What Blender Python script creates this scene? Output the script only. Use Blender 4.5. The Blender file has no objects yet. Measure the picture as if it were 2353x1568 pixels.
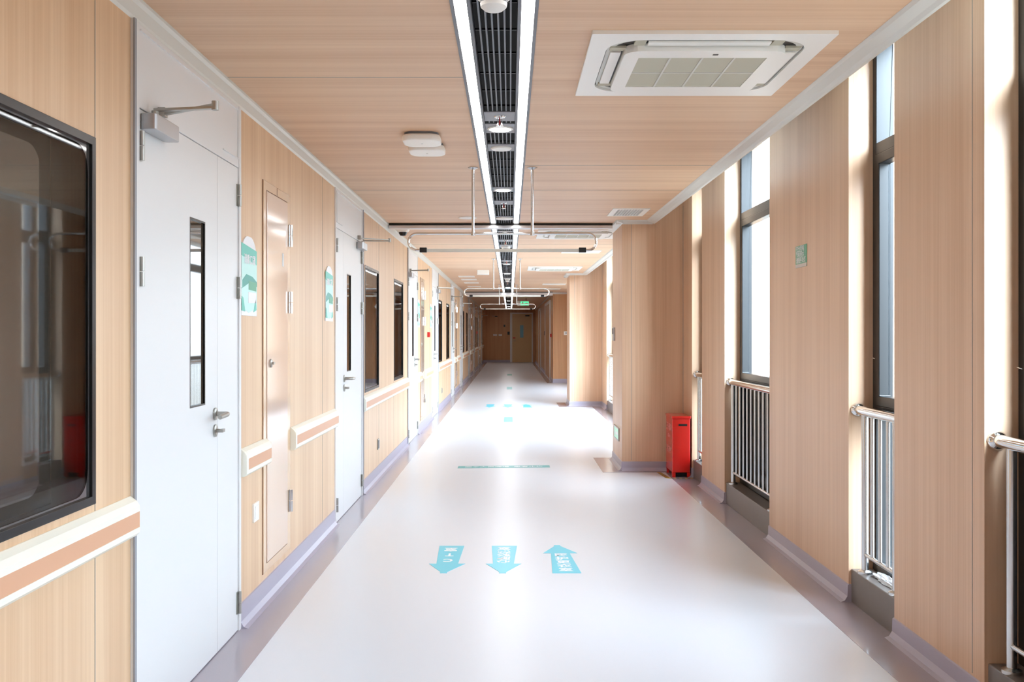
import bpy, bmesh, math, random
from mathutils import Vector, Matrix
random.seed(7)
PI = math.pi
C = bpy.context.scene.collection
# ------------------------------------------------------------------ dimensions
CAM = 1.35            # eye height
XL, XR = -1.236, 1.70 # corridor faces
ZC = 2.455            # ceiling
YB, YF = -5.0, 44.3   # back and far end
PER = 8.37            # room period along the left wall
# ------------------------------------------------------------------ materials
def srgb(r, g, b):
    f = lambda c: (c/255/12.92) if c/255 <= .04045 else ((c/255+.055)/1.055)**2.4
    return (f(r), f(g), f(b), 1)
MAT = {}
def mat(name, col=(.8,.8,.8,1), rough=.5, metal=0, coat=0, ior=1.5, spec=.5, emit=None, es=0):
    m = bpy.data.materials.new(name); m.use_nodes = True
    b = m.node_tree.nodes['Principled BSDF']
    b.inputs['Base Color'].default_value = col
    b.inputs['Roughness'].default_value = rough
    b.inputs['Metallic'].default_value = metal
    b.inputs['Coat Weight'].default_value = coat
    b.inputs['Coat Roughness'].default_value = .08
    b.inputs['IOR'].default_value = ior
    b.inputs['Specular IOR Level'].default_value = spec
    if emit:
        b.inputs['Emission Color'].default_value = emit
        b.inputs['Emission Strength'].default_value = es
    MAT[name] = m
    return m
def mottle(m, scale, amt, vec=(1,1,1), bump=0.0):
    nt = m.node_tree; b = nt.nodes['Principled BSDF']
    g = nt.nodes.new('ShaderNodeNewGeometry'); mp = nt.nodes.new('ShaderNodeMapping')
    mp.inputs['Scale'].default_value = vec
    n = nt.nodes.new('ShaderNodeTexNoise'); n.inputs['Scale'].default_value = scale
    n.inputs['Detail'].default_value = 3
    hs = nt.nodes.new('ShaderNodeHueSaturation'); hs.inputs['Color'].default_value = b.inputs['Base Color'].default_value
    mr = nt.nodes.new('ShaderNodeMapRange'); mr.inputs['To Min'].default_value = 1-amt; mr.inputs['To Max'].default_value = 1+amt
    nt.links.new(g.outputs['Position'], mp.inputs['Vector']); nt.links.new(mp.outputs[0], n.inputs['Vector'])
    nt.links.new(n.outputs['Fac'], mr.inputs['Value']); nt.links.new(mr.outputs[0], hs.inputs['Value'])
    nt.links.new(hs.outputs[0], b.inputs['Base Color'])
    if bump:
        bp = nt.nodes.new('ShaderNodeBump'); bp.inputs['Strength'].default_value = bump
        bp.inputs['Distance'].default_value = .002
        nt.links.new(n.outputs['Fac'], bp.inputs['Height']); nt.links.new(bp.outputs[0], b.inputs['Normal'])
def wood(name, light, dark, axis, rough=.38, fine=70, broad=9):
    m = mat(name, light, rough); nt = m.node_tree; b = nt.nodes['Principled BSDF']
    g = nt.nodes.new('ShaderNodeNewGeometry')
    def noise(scale, stretch, detail, off):
        mp = nt.nodes.new('ShaderNodeMapping'); s = [1,1,1]; s[axis] = stretch
        mp.inputs['Scale'].default_value = s; mp.inputs['Location'].default_value = (off, off*1.3, off*.7)
        n = nt.nodes.new('ShaderNodeTexNoise'); n.inputs['Scale'].default_value = scale; n.inputs['Detail'].default_value = detail
        n.inputs['Roughness'].default_value = .55
        nt.links.new(g.outputs['Position'], mp.inputs['Vector']); nt.links.new(mp.outputs[0], n.inputs['Vector'])
        return n.outputs['Fac']
    a = noise(fine, .012, 3, 3.1); c = noise(broad, .02, 2, 7.7)
    def mth(op, x, y):
        k = nt.nodes.new('ShaderNodeMath'); k.operation = op
        for i, v in enumerate((x, y)):
            if isinstance(v, float): k.inputs[i].default_value = v
            else: nt.links.new(v, k.inputs[i])
        return k.outputs[0]
    s = mth('ADD', mth('MULTIPLY', a, .42), mth('MULTIPLY', c, .58))
    r = nt.nodes.new('ShaderNodeValToRGB')
    r.color_ramp.elements[0].position = .36; r.color_ramp.elements[0].color = dark
    r.color_ramp.elements[1].position = .62; r.color_ramp.elements[1].color = light
    nt.links.new(s, r.inputs['Fac']); nt.links.new(r.outputs[0], b.inputs['Base Color'])
    return m
wood('wood_wall', srgb(227,195,159), srgb(209,171,133), 2)
wood('wood_pier', srgb(219,185,155), srgb(202,164,133), 2)
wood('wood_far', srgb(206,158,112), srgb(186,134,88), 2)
wood('wood_ceiling', srgb(224,190,158), srgb(207,168,135), 0, rough=.5)
mat('white_door', srgb(225,226,226), .32)
mat('door_gap', srgb(150,150,150), .6)
mat('white_frame', srgb(226,226,226), .35)
mat('cornice', srgb(214,214,208), .4)
mat('rail_cream', srgb(238,236,222), .38)
mat('rail_tan', srgb(214,164,130), .42)
mat('floor', srgb(216,220,228), .30, coat=.12); mottle(MAT['floor'], 260, .02)
MAT['floor'].node_tree.nodes['Principled BSDF'].inputs['Coat Roughness'].default_value = .2
mat('floor_border', srgb(160,150,160), .24, coat=.3); mottle(MAT['floor_border'], 260, .03)
mat('baseboard', srgb(170,164,180), .34)
mat('steel', srgb(205,205,205), .22, metal=1)
mat('steel_satin', srgb(176,174,168), .36, metal=1)
mat('chrome', srgb(225,225,225), .1, metal=1)
mat('track_silver', srgb(226,228,232), .3, metal=.75)
mat('aluminium', srgb(186,186,188), .35, metal=.9)
mat('grey_trim', srgb(108,110,116), .45)
mat('slat_grey', srgb(118,121,128), .5)
mat('plate_grey', srgb(150,152,158), .5)
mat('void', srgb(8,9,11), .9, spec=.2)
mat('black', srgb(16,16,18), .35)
mat('black_frame', srgb(14,15,17), .25)
mat('window_frame', srgb(24,27,30), .32)
mat('dark_panel', srgb(20,21,23), .25)
mat('tint_glass', srgb(74,64,54), .03, ior=2.4, spec=.6)
mat('tint_border', srgb(66,64,64), .04, ior=1.9, spec=.8)
mat('plastic', srgb(240,240,236), .35)
mat('plastic_shade', srgb(205,205,198), .4)
mat('grille_beige', srgb(186,182,164), .7)
mat('cabinet_gloss', srgb(226,200,180), .1, coat=.6)
mat('cabinet_frame', srgb(222,190,156), .2, coat=.4)
mat('seam_brown', srgb(120,84,64), .6)
mat('seam_grey', srgb(160,152,140), .5)
mat('teal', srgb(96,196,180), .4)
mat('teal_dark', srgb(60,160,148), .4)
mat('pale_teal', srgb(190,236,230), .35)
mat('arrow_cyan', srgb(92,202,224), .3)
mat('line_teal', srgb(84,172,176), .3)
mat('white_print', srgb(238,240,244), .4)
mat('sign_green', srgb(112,178,148), .5)
mat('sign_foot', srgb(214,208,202), .5)
mat('red', srgb(206,26,20), .25, coat=.4)
mat('red_matt', srgb(196,40,40), .5)
mat('pink_print', srgb(222,150,140), .5)
mat('hazard_yellow', srgb(200,160,30), .5)
mat('sill_stone', srgb(112,104,100), .35); mottle(MAT['sill_stone'], 30, .06)
mat('tan_door', srgb(206,176,130), .4)
mat('blue_pane', srgb(110,168,190), .2)
mat('exit_green', srgb(30,170,90), .4, emit=(.12,.9,.42,1), es=.9)
mat('guide_green', srgb(150,214,180), .3, emit=(.45,.85,.6,1), es=.25)
mat('led', (1,1,1,1), .4, emit=(1,.985,.97,1), es=8)
mat('led_spot', (1,1,1,1), .4, emit=(1,.97,.93,1), es=16)
mat('bag_white', srgb(232,238,244), .3); mat('bag_blue', srgb(60,84,140), .4)
def glass(name, tint):
    m = bpy.data.materials.new(name); m.use_nodes = True; nt = m.node_tree
    nt.nodes.clear(); o = nt.nodes.new('ShaderNodeOutputMaterial'); mx = nt.nodes.new('ShaderNodeMixShader')
    t = nt.nodes.new('ShaderNodeBsdfTransparent'); t.inputs[0].default_value = tint
    g = nt.nodes.new('ShaderNodeBsdfGlossy'); g.inputs['Roughness'].default_value = .02
    lw = nt.nodes.new('ShaderNodeLayerWeight'); pw = nt.nodes.new('ShaderNodeMath'); pw.operation = 'POWER'; pw.inputs[1].default_value = 5
    f = nt.nodes.new('ShaderNodeMath'); f.operation = 'MULTIPLY_ADD'; f.inputs[1].default_value = .7; f.inputs[2].default_value = .03
    nt.links.new(lw.outputs['Facing'], pw.inputs[0]); nt.links.new(pw.outputs[0], f.inputs[0])
    nt.links.new(f.outputs[0], mx.inputs[0]); nt.links.new(t.outputs[0], mx.inputs[1]); nt.links.new(g.outputs[0], mx.inputs[2])
    nt.links.new(mx.outputs[0], o.inputs[0]); MAT[name] = m
glass('clear_glass', (.93,.97,1,1))
# ------------------------------------------------------------------ mesh builder
class MB:
    def __init__(s): s.v = []; s.f = []; s.sm = []
    def add(s, vs, fs, smooth=False):
        n = len(s.v); s.v += [tuple(p) for p in vs]
        for f in fs: s.f.append([i+n for i in f]); s.sm.append(smooth)
        return s
    def box(s, x0, x1, y0, y1, z0, z1):
        x0,x1 = sorted((x0,x1)); y0,y1 = sorted((y0,y1)); z0,z1 = sorted((z0,z1))
        return s.add([(x0,y0,z0),(x1,y0,z0),(x1,y1,z0),(x0,y1,z0),(x0,y0,z1),(x1,y0,z1),(x1,y1,z1),(x0,y1,z1)],
              [(0,3,2,1),(4,5,6,7),(0,1,5,4),(1,2,6,5),(2,3,7,6),(3,0,4,7)])
    def prism(s, poly, axis, a, b):
        def P(u, v, w): return {0:(w,u,v), 1:(u,w,v), 2:(u,v,w)}[axis]
        n = len(poly)
        s.add([P(u,v,a) for u,v in poly]+[P(u,v,b) for u,v in poly],
              [list(range(n))[::-1], [i+n for i in range(n)]]+[(i,(i+1)%n,(i+1)%n+n,i+n) for i in range(n)])
        return s
    def ring(s, outer, inner, axis, a, b):
        def P(u, v, w): return {0:(w,u,v), 1:(u,w,v), 2:(u,v,w)}[axis]
        n = len(outer); assert n == len(inner)
        vs = [P(*p,a) for p in outer]+[P(*p,a) for p in inner]+[P(*p,b) for p in outer]+[P(*p,b) for p in inner]
        fs = []
        for i in range(n):
            j = (i+1) % n
            fs += [(i,j,j+n,i+n),(i+2*n,i+3*n,j+3*n,j+2*n),(i,i+2*n,j+2*n,j),(i+n,j+n,j+3*n,i+3*n)]
        return s.add(vs, fs)
    def tube(s, path, r, n=12, closed=False, caps=True):
        P = [Vector(p) for p in path]; m = len(P); rings = []
        up = None
        for i in range(m):
            a = P[(i-1) % m] if (closed or i) else P[0]
            b = P[(i+1) % m] if (closed or i < m-1) else P[-1]
            t = (b-a).normalized()
            if up is None:
                up = Vector((0,0,1)) if abs(t.z) < .9 else Vector((1,0,0))
            u = (up - t*up.dot(t)).normalized(); w = t.cross(u); up = u
            rr = r[i] if isinstance(r, (list,tuple)) else r
            rings.append([P[i]+(u*math.cos(2*PI*k/n)+w*math.sin(2*PI*k/n))*rr for k in range(n)])
        vs = [q for R in rings for q in R]; fs = []
        for i in range(m if closed else m-1):
            j = (i+1) % m
            fs += [(i*n+k, i*n+(k+1)%n, j*n+(k+1)%n, j*n+k) for k in range(n)]
        s.add(vs, fs, True)
        if caps and not closed:
            s.add(rings[0], [list(range(n))[::-1]]); s.add(rings[-1], [list(range(n))])
        return s
    def cyl(s, a, b, r, n=16): return s.tube([a, b], r, n)
    def lathe(s, c, prof, n=24, axis=2):
        def P(r, h, t):
            u, v = r*math.cos(t), r*math.sin(t)
            return {2:(c[0]+u, c[1]+v, c[2]+h), 0:(c[0]+h, c[1]+u, c[2]+v), 1:(c[0]+u, c[1]+h, c[2]+v)}[axis]
        vs = [P(r,h,2*PI*k/n) for r,h in prof for k in range(n)]; fs = []
        for i in range(len(prof)-1):
            fs += [(i*n+k, i*n+(k+1)%n, (i+1)*n+(k+1)%n, (i+1)*n+k) for k in range(n)]
        s.add(vs, fs, True)
        if prof[0][0] > 1e-5: s.add(vs[:n], [list(range(n))])
        if prof[-1][0] > 1e-5: s.add(vs[-n:], [list(range(n))])
        return s
    def build(s, name, m, parent=None, bevel=0, world=True, **props):
        me = bpy.data.meshes.new(name)
        off = Vector((0,0,0))
        if parent is not None and world:
            p = parent
            while p is not None: off += p.location; p = p.parent
        me.from_pydata([Vector(v)-off for v in s.v], [], s.f)
        me.polygons.foreach_set('use_smooth', s.sm)
        bm = bmesh.new(); bm.from_mesh(me)
        bmesh.ops.remove_doubles(bm, verts=bm.verts, dist=1e-6)
        bmesh.ops.recalc_face_normals(bm, faces=bm.faces)
        for e in bm.edges:
            if len(e.link_faces) == 2 and e.calc_face_angle(0) > .7: e.smooth = False
        bm.to_mesh(me); bm.free()
        me.materials.append(MAT[m])
        o = bpy.data.objects.new(name, me); C.objects.link(o); o.parent = parent
        if bevel:
            b = o.modifiers.new('bevel', 'BEVEL'); b.width = bevel; b.segments = 2; b.limit_method = 'ANGLE'; b.angle_limit = .6
        for k, v in props.items(): o[k] = v
        return o
def B(*a): return MB().box(*a)
def root(name, loc, **props):
    o = bpy.data.objects.new(name, None); C.objects.link(o); o.location = loc; o.empty_display_size = .1
    for k, v in props.items(): o[k] = v
    return o
def thing(name, label, cat, loc, group=None):
    o = root(name, loc, label=label, category=cat)
    if group: o['group'] = group
    return o
def tag(o, label, cat, group=None):
    o['label'] = label; o['category'] = cat
    if group: o['group'] = group
    return o
def struct(name, mb, m, **k):
    o = mb.build(name, m, **k); o['kind'] = 'structure'; return o
def sroot(name, loc=(0,0,0), **k):
    return root(name, loc, kind='structure', **k)
def dup(r, loc, label=None, parent=None, group=None):
    c = r.copy(); C.objects.link(c); c.parent = parent
    if loc is not None: c.location = loc
    if label: c['label'] = label
    if group: c['group'] = group
    for ch in list(r.children): dup(ch, None, parent=c)
    return c
def rrect(x0, x1, y0, y1, r, n=6):
    pts = []
    for cx, cy, a in ((x1-r,y0+r,-90),(x1-r,y1-r,0),(x0+r,y1-r,90),(x0+r,y0+r,180)):
        for k in range(n+1):
            t = math.radians(a+90*k/n); pts.append((cx+r*math.cos(t), cy+r*math.sin(t)))
    return pts
# text written in the builtin face (its fallback holds the Chinese characters)
def text(s, h, m, parent, origin, U, V, name='lettering', bold=.02, line=1.0, wscale=1.0):
    cu = bpy.data.curves.new('txt', 'FONT'); cu.body = s; cu.size = 1; cu.align_x = 'CENTER'; cu.align_y = 'CENTER'
    cu.offset = bold; cu.space_line = line; cu.resolution_u = 2
    t = bpy.data.objects.new('txt', cu); C.objects.link(t)
    bpy.context.view_layer.update()
    me = bpy.data.meshes.new_from_object(t.evaluated_get(bpy.context.evaluated_depsgraph_get()))
    bpy.data.objects.remove(t)
    U = Vector(U); V = Vector(V); O = Vector(origin)
    off = Vector((0,0,0)); p = parent
    while p is not None: off += p.location; p = p.parent
    for v in me.vertices:
        v.co = O + U*(v.co.x*h*wscale) + V*(v.co.y*h) - off
    me.materials.clear(); me.materials.append(MAT[m])
    o = bpy.data.objects.new(name, me); C.objects.link(o); o.parent = parent
    return o
# ================================================================== SHELL
struct('floor', MB().box(-1.45, 2.0, YB, YF+.2, -.1, 0).box(2.0, 2.6, 18.3, YF+.2, -.1, 0), 'floor', label='glossy pale vinyl floor of the corridor')
COLS = [(9.4, 10.25), (17.68, 18.5)]
# floor borders
bd = MB()
bd.box(XL, -1.055, YB, YF, 0, .0012)
for a, b in ((YB, 9.28), (10.37, 17.56)): bd.box(1.503, XR+.02, a, b, 0, .0012)
for y0, y1 in COLS:
    bd.box(.90, 1.10, y0-.12, y1+.12, 0, .0012); bd.box(1.10, 1.70, y0-.12, y0, 0, .0012)
    bd.box(1.10, 1.70, y1, y1+.12, 0, .0012)
bd.box(1.0, 1.17, 26-.18, YF, 0, .0012)
struct('trim_1', bd, 'floor_border', label='purple grey vinyl border strip along the floor edges')
# --- left wall
doors = []
for k in range(5):
    doors.append((3.118+PER*k, +1)); doors.append((6.735+PER*k, -1))
DW = 1.25
WIN_L = []
for k in range(-1, 5):
    for a in (8.14, 10.18):
        y = a + PER*k if k >= 0 else a - 8.2
        if y > 0 and y < 43: WIN_L.append((y, y+.87))
WZ0, WZ1 = .842, 1.932
wl = MB()
edges = sorted([(d, d+DW) for d, s in doors])
cur = YB; segs = []
for a, b in edges: segs.append((cur, a)); cur = b
segs.append((cur, YF+.1))
for a, b in segs:
    ws = [w for w in WIN_L if a <= w[0] and w[1] <= b]
    if not ws: wl.box(-1.256, XL, a, b, 0, 2.7); continue
    wl.box(-1.256, XL, a, b, 0, WZ0); wl.box(-1.256, XL, a, b, WZ1, 2.7)
    c = a
    for w0, w1 in sorted(ws): wl.box(-1.256, XL, c, w0, WZ0, WZ1); c = w1
    wl.box(-1.256, XL, c, b, WZ0, WZ1)
wall_left = struct('wall_left', wl, 'wood_wall', label='left corridor wall of pale vertical grain wood panels')
struct('wall_left_backing', B(-1.46, -1.37, YB, YF, 0, 2.8), 'void')
jn = MB()
for w0, w1 in WIN_L:
    y = w1 if (w1 < 4) else w0
    for yy in ((w1,) if w1 < 4 else (w0, w1)):
        jn.box(XL-.001, XL+.0012, yy-.002, yy+.002, .11, WZ0); jn.box(XL-.001, XL+.0012, yy-.002, yy+.002, WZ1, 2.38)
for k in range(5):
    jn.box(XL-.001, XL+.0012, 6.30+PER*k-.0015, 6.30+PER*k+.0015, .11, 2.38)
jn.build('panel_joint', 'seam_grey', wall_left, kind='stuff')
# left baseboard pieces between doors
bb = MB()
for a, b in segs: bb.prism([(XL,0),(XL+.045,0),(XL+.022,.008),(XL+.008,.03),(XL+.006,.108),(XL,.11)], 1, a, b)
struct('baseboard_left', bb, 'baseboard')
# left cornice
struct('trim_2', MB().prism([(XL,ZC+.01),(-1.218,ZC+.01),(-1.218,ZC-.012),(-1.226,2.43),(-1.231,2.39),(XL,2.378)], 1, YB, YF), 'cornice', label='white cornice along the left wall')
# --- far and back walls
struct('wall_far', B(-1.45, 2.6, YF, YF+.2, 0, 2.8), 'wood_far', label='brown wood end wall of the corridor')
struct('wall_back', B(-1.45, 2.1, YB-.2, YB, 0, 2.8), 'wood_wall')
struct('baseboard_far', B(XL, .03, YF-.012, YF, 0, .11), 'baseboard')
# --- right wall: piers, columns
PIERS = [(YB, -2.0), (-.7, .2), (.67, 2.1), (3.431, 4.236), (4.807, 6.275), (7.586, 8.48), (8.947, 9.4),
         (10.25, 11.2), (16.85, 17.68)]
BAYS = [(-2.0,-.7), (.2,.67), (2.1,3.431), (4.236,4.807), (6.275,7.586), (8.48,8.947), (11.2,16.85)]
wr = sroot('wall_right', (XR, 0, 0), label='window side wall of wood clad piers')
for a, b in PIERS: B(XR, 2.0, a, b, 0, 2.86).build('pier', 'wood_pier', wr)
for y0, y1 in COLS: B(1.10, 2.0, y0, y1, 0, 2.7).build('column', 'wood_pier', wr)
jr = MB()
jr.box(XR-.0012, XR, 3.518, 3.523, .1, 2.6)
for y0, y1 in COLS:
    jr.box(1.188, 1.193, y0-.0012, y0, .1, 2.42); jr.box(XR-.004, XR+.001, y0-.004, y0, 0.1, 2.6)
jr.build('panel_joint', 'seam_grey', wr, kind='stuff')
# far right part
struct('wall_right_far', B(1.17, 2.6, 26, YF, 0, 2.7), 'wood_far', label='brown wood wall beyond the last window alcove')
struct('wall_alcove', MB().box(2.4, 2.6, 18.5, 26, 0, .9).box(2.4, 2.6, 18.5, 26, 2.42, 2.86).box(2.4, 2.6, 18.5, 19.2, .9, 2.42).box(2.4, 2.6, 22.9, 26, .9, 2.42).box(2.0, 2.6, 18.3, 18.5, 0, 2.86), 'wood_wall')
aw = sroot('window_15', (2.45, 22.25, .9), label='window of the side alcove, hidden behind the far column')
_f = MB(); _f.ring([(19.2,.9),(22.9,.9),(22.9,2.42),(19.2,2.42)], [(19.26,.96),(22.84,.96),(22.84,2.36),(19.26,2.36)], 0, 2.42, 2.5)
for y in (20.4, 21.7): _f.box(2.42, 2.5, y-.03, y+.03, .96, 2.36)
_f.build('window_frame', 'window_frame', aw); B(2.455, 2.461, 19.26, 22.84, .96, 2.36).build('pane', 'clear_glass', aw)
# right baseboards
br = MB()
prof = lambda x: [(x,0),(x-.045,0),(x-.022,.008),(x-.008,.03),(x-.006,.086),(x,.09)]
for a, b in PIERS: br.prism(prof(XR), 1, a-.006, b+.006)
for y0, y1 in COLS:
    br.prism(prof(1.10), 1, y0-.006, y1+.006)
    br.prism([(y0-(1-0)*.0,0),(y0-.045,0),(y0-.022,.008),(y0-.008,.03),(y0-.006,.086),(y0,.09)], 0, 1.094, XR)
    br.prism([(y1,0),(y1+.02,0),(y1+.008,.03),(y1+.006,.086),(y1,.09)], 0, 1.094, XR)
for a, b in BAYS:
    br.box(XR, XR+.02, a, a+.006, 0, .09); br.box(XR, XR+.02, b-.006, b, 0, .09)
struct('baseboard_right', br, 'baseboard')
bf = MB(); bf.prism(prof(1.17), 1, 25.994, YF); bf.box(1.17, 2.4, 25.99, 26, 0, .11)
struct('baseboard_far_right', bf, 'baseboard')
# --- sills
sl = MB()
for a, b in BAYS: sl.box(1.712, 2.0, a, b, 0, .167)
struct('trim_3', sl, 'sill_stone', bevel=.004, label='grey stone kerb sills under the windows')
# --- ceiling
X_S0, X_S1 = -.2025, .0967
cl = MB()
cl.box(-1.45, X_S0, YB, YF, ZC, ZC+.02)
cl.box(X_S1, 1.3345, YB, 18.5, ZC, ZC+.02)
cl.box(X_S1, 2.41, 18.5, YF, ZC, ZC+.02)
ceiling = struct('ceiling', cl, 'wood_ceiling', label='wood grain panel ceiling')
cj = MB()
for y, side in ((4.13,0),(6.30,1),(7.39,2),(11.9,2),(14.0,2),(19.5,2)):
    if side in (0,2): cj.box(-1.22, X_S0, y-.003, y+.003, ZC-.001, ZC)
    if side in (1,2): cj.box(X_S1, 1.33, y-.003, y+.003, ZC-.001, ZC)
cj.build('panel_joint', 'seam_grey', ceiling, kind='stuff')
# roof over everything (closes the slot and the window pocket)
struct('ceiling_upper', MB().box(-1.45, 2.0, YB-.2, YF+.2, 2.86, 2.95).box(2.0, 2.6, 18.3, YF+.2, 2.86, 2.95), 'cornice')
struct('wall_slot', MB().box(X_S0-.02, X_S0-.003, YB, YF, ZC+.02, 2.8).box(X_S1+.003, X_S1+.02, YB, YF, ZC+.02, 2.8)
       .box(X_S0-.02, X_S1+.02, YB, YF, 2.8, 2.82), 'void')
# right cornice with returns round the columns
co = MB()
cp = [(1.3345,ZC+.03),(1.3345,ZC-.001),(1.345,ZC-.012),(1.385,2.43),(1.40,2.42),(1.415,2.42),(1.415,2.86),(1.40,2.86),(1.40,ZC+.03)]
for a, b in ((YB, 9.35), (10.30, 17.63)): co.prism(cp, 1, a, b)
struct('trim_4', co, 'cornice', label='white cornice at the ceiling edge on the window side')
cc = MB()
for y0, y1 in COLS:
    cc.prism([(y0-.07,ZC),(y0-.06,ZC-.012),(y0-.015,2.43),(y0,2.42),(y0,ZC)], 0, 1.04, 1.40)
    cc.prism([(1.035,ZC),(1.045,ZC-.012),(1.085,2.43),(1.10,2.42),(1.10,ZC)], 1, y0-.065, y1+.06)
    cc.prism([(y1+.07,ZC),(y1+.06,ZC-.012),(y1+.015,2.43),(y1,2.42),(y1,ZC)], 0, 1.04, 1.40)
cc.box(1.15, 1.17, 26, YF, 2.41, ZC); cc.box(1.15, 2.4, 25.97, 26, 2.41, ZC)
struct('trim_5', cc, 'cornice')
# ================================================================== WINDOWS on the right
def outer_window(n, a, b, clear_low):
    w = sroot('window_%d' % n, ((1.87), (a+b)/2, .167))
    f = MB(); x0, x1 = 1.82, 1.905; t = .045
    f.box(x0, x1, a, a+t, .167, 2.86); f.box(x0, x1, b-t, b, .167, 2.86)
    f.box(x0, x1, a+t, b-t, 2.235, 2.295); f.box(x0, x1, a+t, b-t, 2.82, 2.86)
    f.box(x0, x1, a+t, b-t, .167, .21); f.box(x0, x1, a+t, b-t, .93, .99)
    if b-a > 3:
        for k in (1, 2, 3): y = a+(b-a)*k/4; f.box(x0, x1, y-.03, y+.03, .21, 2.82)
    c = MB(); i = t; s = .05
    c.ring([(a+i,.99),(b-i,.99),(b-i,2.235),(a+i,2.235)], [(a+i+s,.99+s),(b-i-s,.99+s),(b-i-s,2.235-s),(a+i+s,2.235-s)], 0, 1.815, 1.875)
    c.build('casement', 'window_frame', w, bevel=.004)
    f.build('window_frame', 'window_frame', w, bevel=.004)
    B(1.862, 1.868, a+t+s, b-t-s, .99+s, 2.235-s).build('pane', 'clear_glass', w)
    B(1.862, 1.868, a+t, b-t, 2.295, 2.82).build('pane', 'clear_glass', w)
    if clear_low:
        B(1.862, 1.868, a+t, b-t, .21, .93).build('pane', 'clear_glass', w)
        B(1.84, 1.88, (a+b)/2-.012, (a+b)/2+.012, .21, .93).build('mullion', 'window_frame', w)
    else:
        B(1.855, 1.88, a+t, b-t, .21, .93).build('lower_panel', 'dark_panel', w)
    y = b-.049
    MB().tube([(1.812,b-.008,1.228),(1.822,b-.03,1.222),(1.835,y,1.207),(1.848,y,1.224),(1.858,y,1.234),(1.875,y,1.230)], .0016, 6).build('restrictor_cable', 'chrome', w)
    return w
n = 1
for i, (a, b) in enumerate(BAYS):
    outer_window(n, a, b, (b-a) < 1 or (b-a) > 3); n += 1
# ------------------------------------------------------------------ railings
def railing(a, b, label):
    t = thing('window_railing', label, 'railing', (1.745, (a+b)/2, .167), 'steel railings in the window bays')
    x = 1.745; z = .965
    MB().cyl((x,a+.012,z), (x,b-.012,z), .024, 16).build('top_rail', 'chrome', t)
    for y, s in ((a,1),(b,-1)):
        MB().lathe((x,y,z), [(.036,0),(.036,s*.006),(.030,s*.016),(.024,s*.02)], 20, axis=1).build('flange', 'chrome', t)
    for y in (a+.09, b-.10):
        p = MB().cyl((x,y,.17), (x,y,z-.015), .017, 14).build('post', 'steel', t)
        MB().lathe((x,y,.167), [(.034,0),(.034,.012),(.02,.02)], 18).build('foot', 'steel', p)
    MB().cyl((x,a+.09,.262), (x,b-.10,.262), .011, 10).build('bottom_rail', 'steel', t)
    n = int((b-a-.19)/.118); st = (b-a-.19)/(n+1)
    n = min(n, 60)
    for i in range(n):
        y = a+.09+st*(i+1); MB().cyl((x,y,.262), (x,y,z-.018), .0095, 10).build('baluster', 'steel', t)
    return t
RL = ['', '', 'steel railing nearest the camera, at the right edge in front of dark glass',
      'short steel railing at the second visible window bay, crumpled plastic on its sill',
      'wide steel railing with many balusters between the poster pier and the narrow pier',
      'short steel railing right behind the red extinguisher box',
      'distant steel railing seen just left of the near column edge']
for (a, b), l in zip(BAYS, RL):
    if l: railing(a, b, l)
# thin window stay wires are absent; crumpled plastic on the sill of the second bay
def crumple(name, label, m, cx, cy, cz, sx, sy, sz, seed):
    rnd = random.Random(seed); bm = bmesh.new(); bmesh.ops.create_icosphere(bm, subdivisions=4, radius=1)
    from mathutils import noise
    for v in bm.verts:
        q = v.co.copy(); d = noise.noise(q*2.2+Vector((seed,0,0)))*.5+noise.noise(q*5+Vector((0,seed,0)))*.28
        v.co = Vector((q.x*sx, q.y*sy, max(q.z,-.15)*sz))*(1+d)
        v.co.z = max(v.co.z, 0)
    me = bpy.data.meshes.new(name); bm.to_mesh(me); bm.free(); me.materials.append(MAT[m])
    o = bpy.data.objects.new(name, me); C.objects.link(o); o.location = (cx,cy,cz)
    return tag(o, label, 'plastic bag')
crumple('plastic_bag', 'crumpled white plastic bag on the stone sill behind the second railing', 'bag_white', 1.788, 4.52, .168, .030, .15, .024, 3)
crumple('plastic_bag', 'small dark blue crumpled wrapper lying on the sill beside the white bag', 'bag_blue', 1.80, 4.31, .168, .012, .03, .015, 8)
# ================================================================== LEFT WINDOWS (tinted)
k0 = 20
wa = sroot('window_%d' % k0, (XL, 0, WZ0))
h = WZ1-WZ0
MB().ring([(0,0),(.87,0),(.87,h),(0,h)], [(.026,.026),(.844,.026),(.844,h-.026),(.026,h-.026)], 0, -.018, .004).build('window_frame', 'black_frame', wa, world=False, bevel=.0015)
MB().box(-.009, -.006, .024, .846, .024, h-.024).build('outer_pane', 'clear_glass', wa, world=False)
MB().box(-.085, -.075, -.17, .99, -.12, h+.12).build('pane', 'tint_glass', wa, world=False)
o_ = rrect(.026, .844, .026, h-.026, .0005); i_ = rrect(.034, .836, .034, h-.034, .075)
MB().ring(o_, i_, 0, -.0058, -.0052).build('pane_border', 'tint_border', wa, world=False)
for j, (a, b) in enumerate(WIN_L):
    if j == 0: wa.location = (XL, a, WZ0); wa['label'] = 'dark tinted observation window at the left edge'
    else:
        o = dup(wa, (XL, a, WZ0)); o.name = 'window_%d' % (k0+j)
        o['label'] = 'dark tinted observation window further along the left wall'
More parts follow.
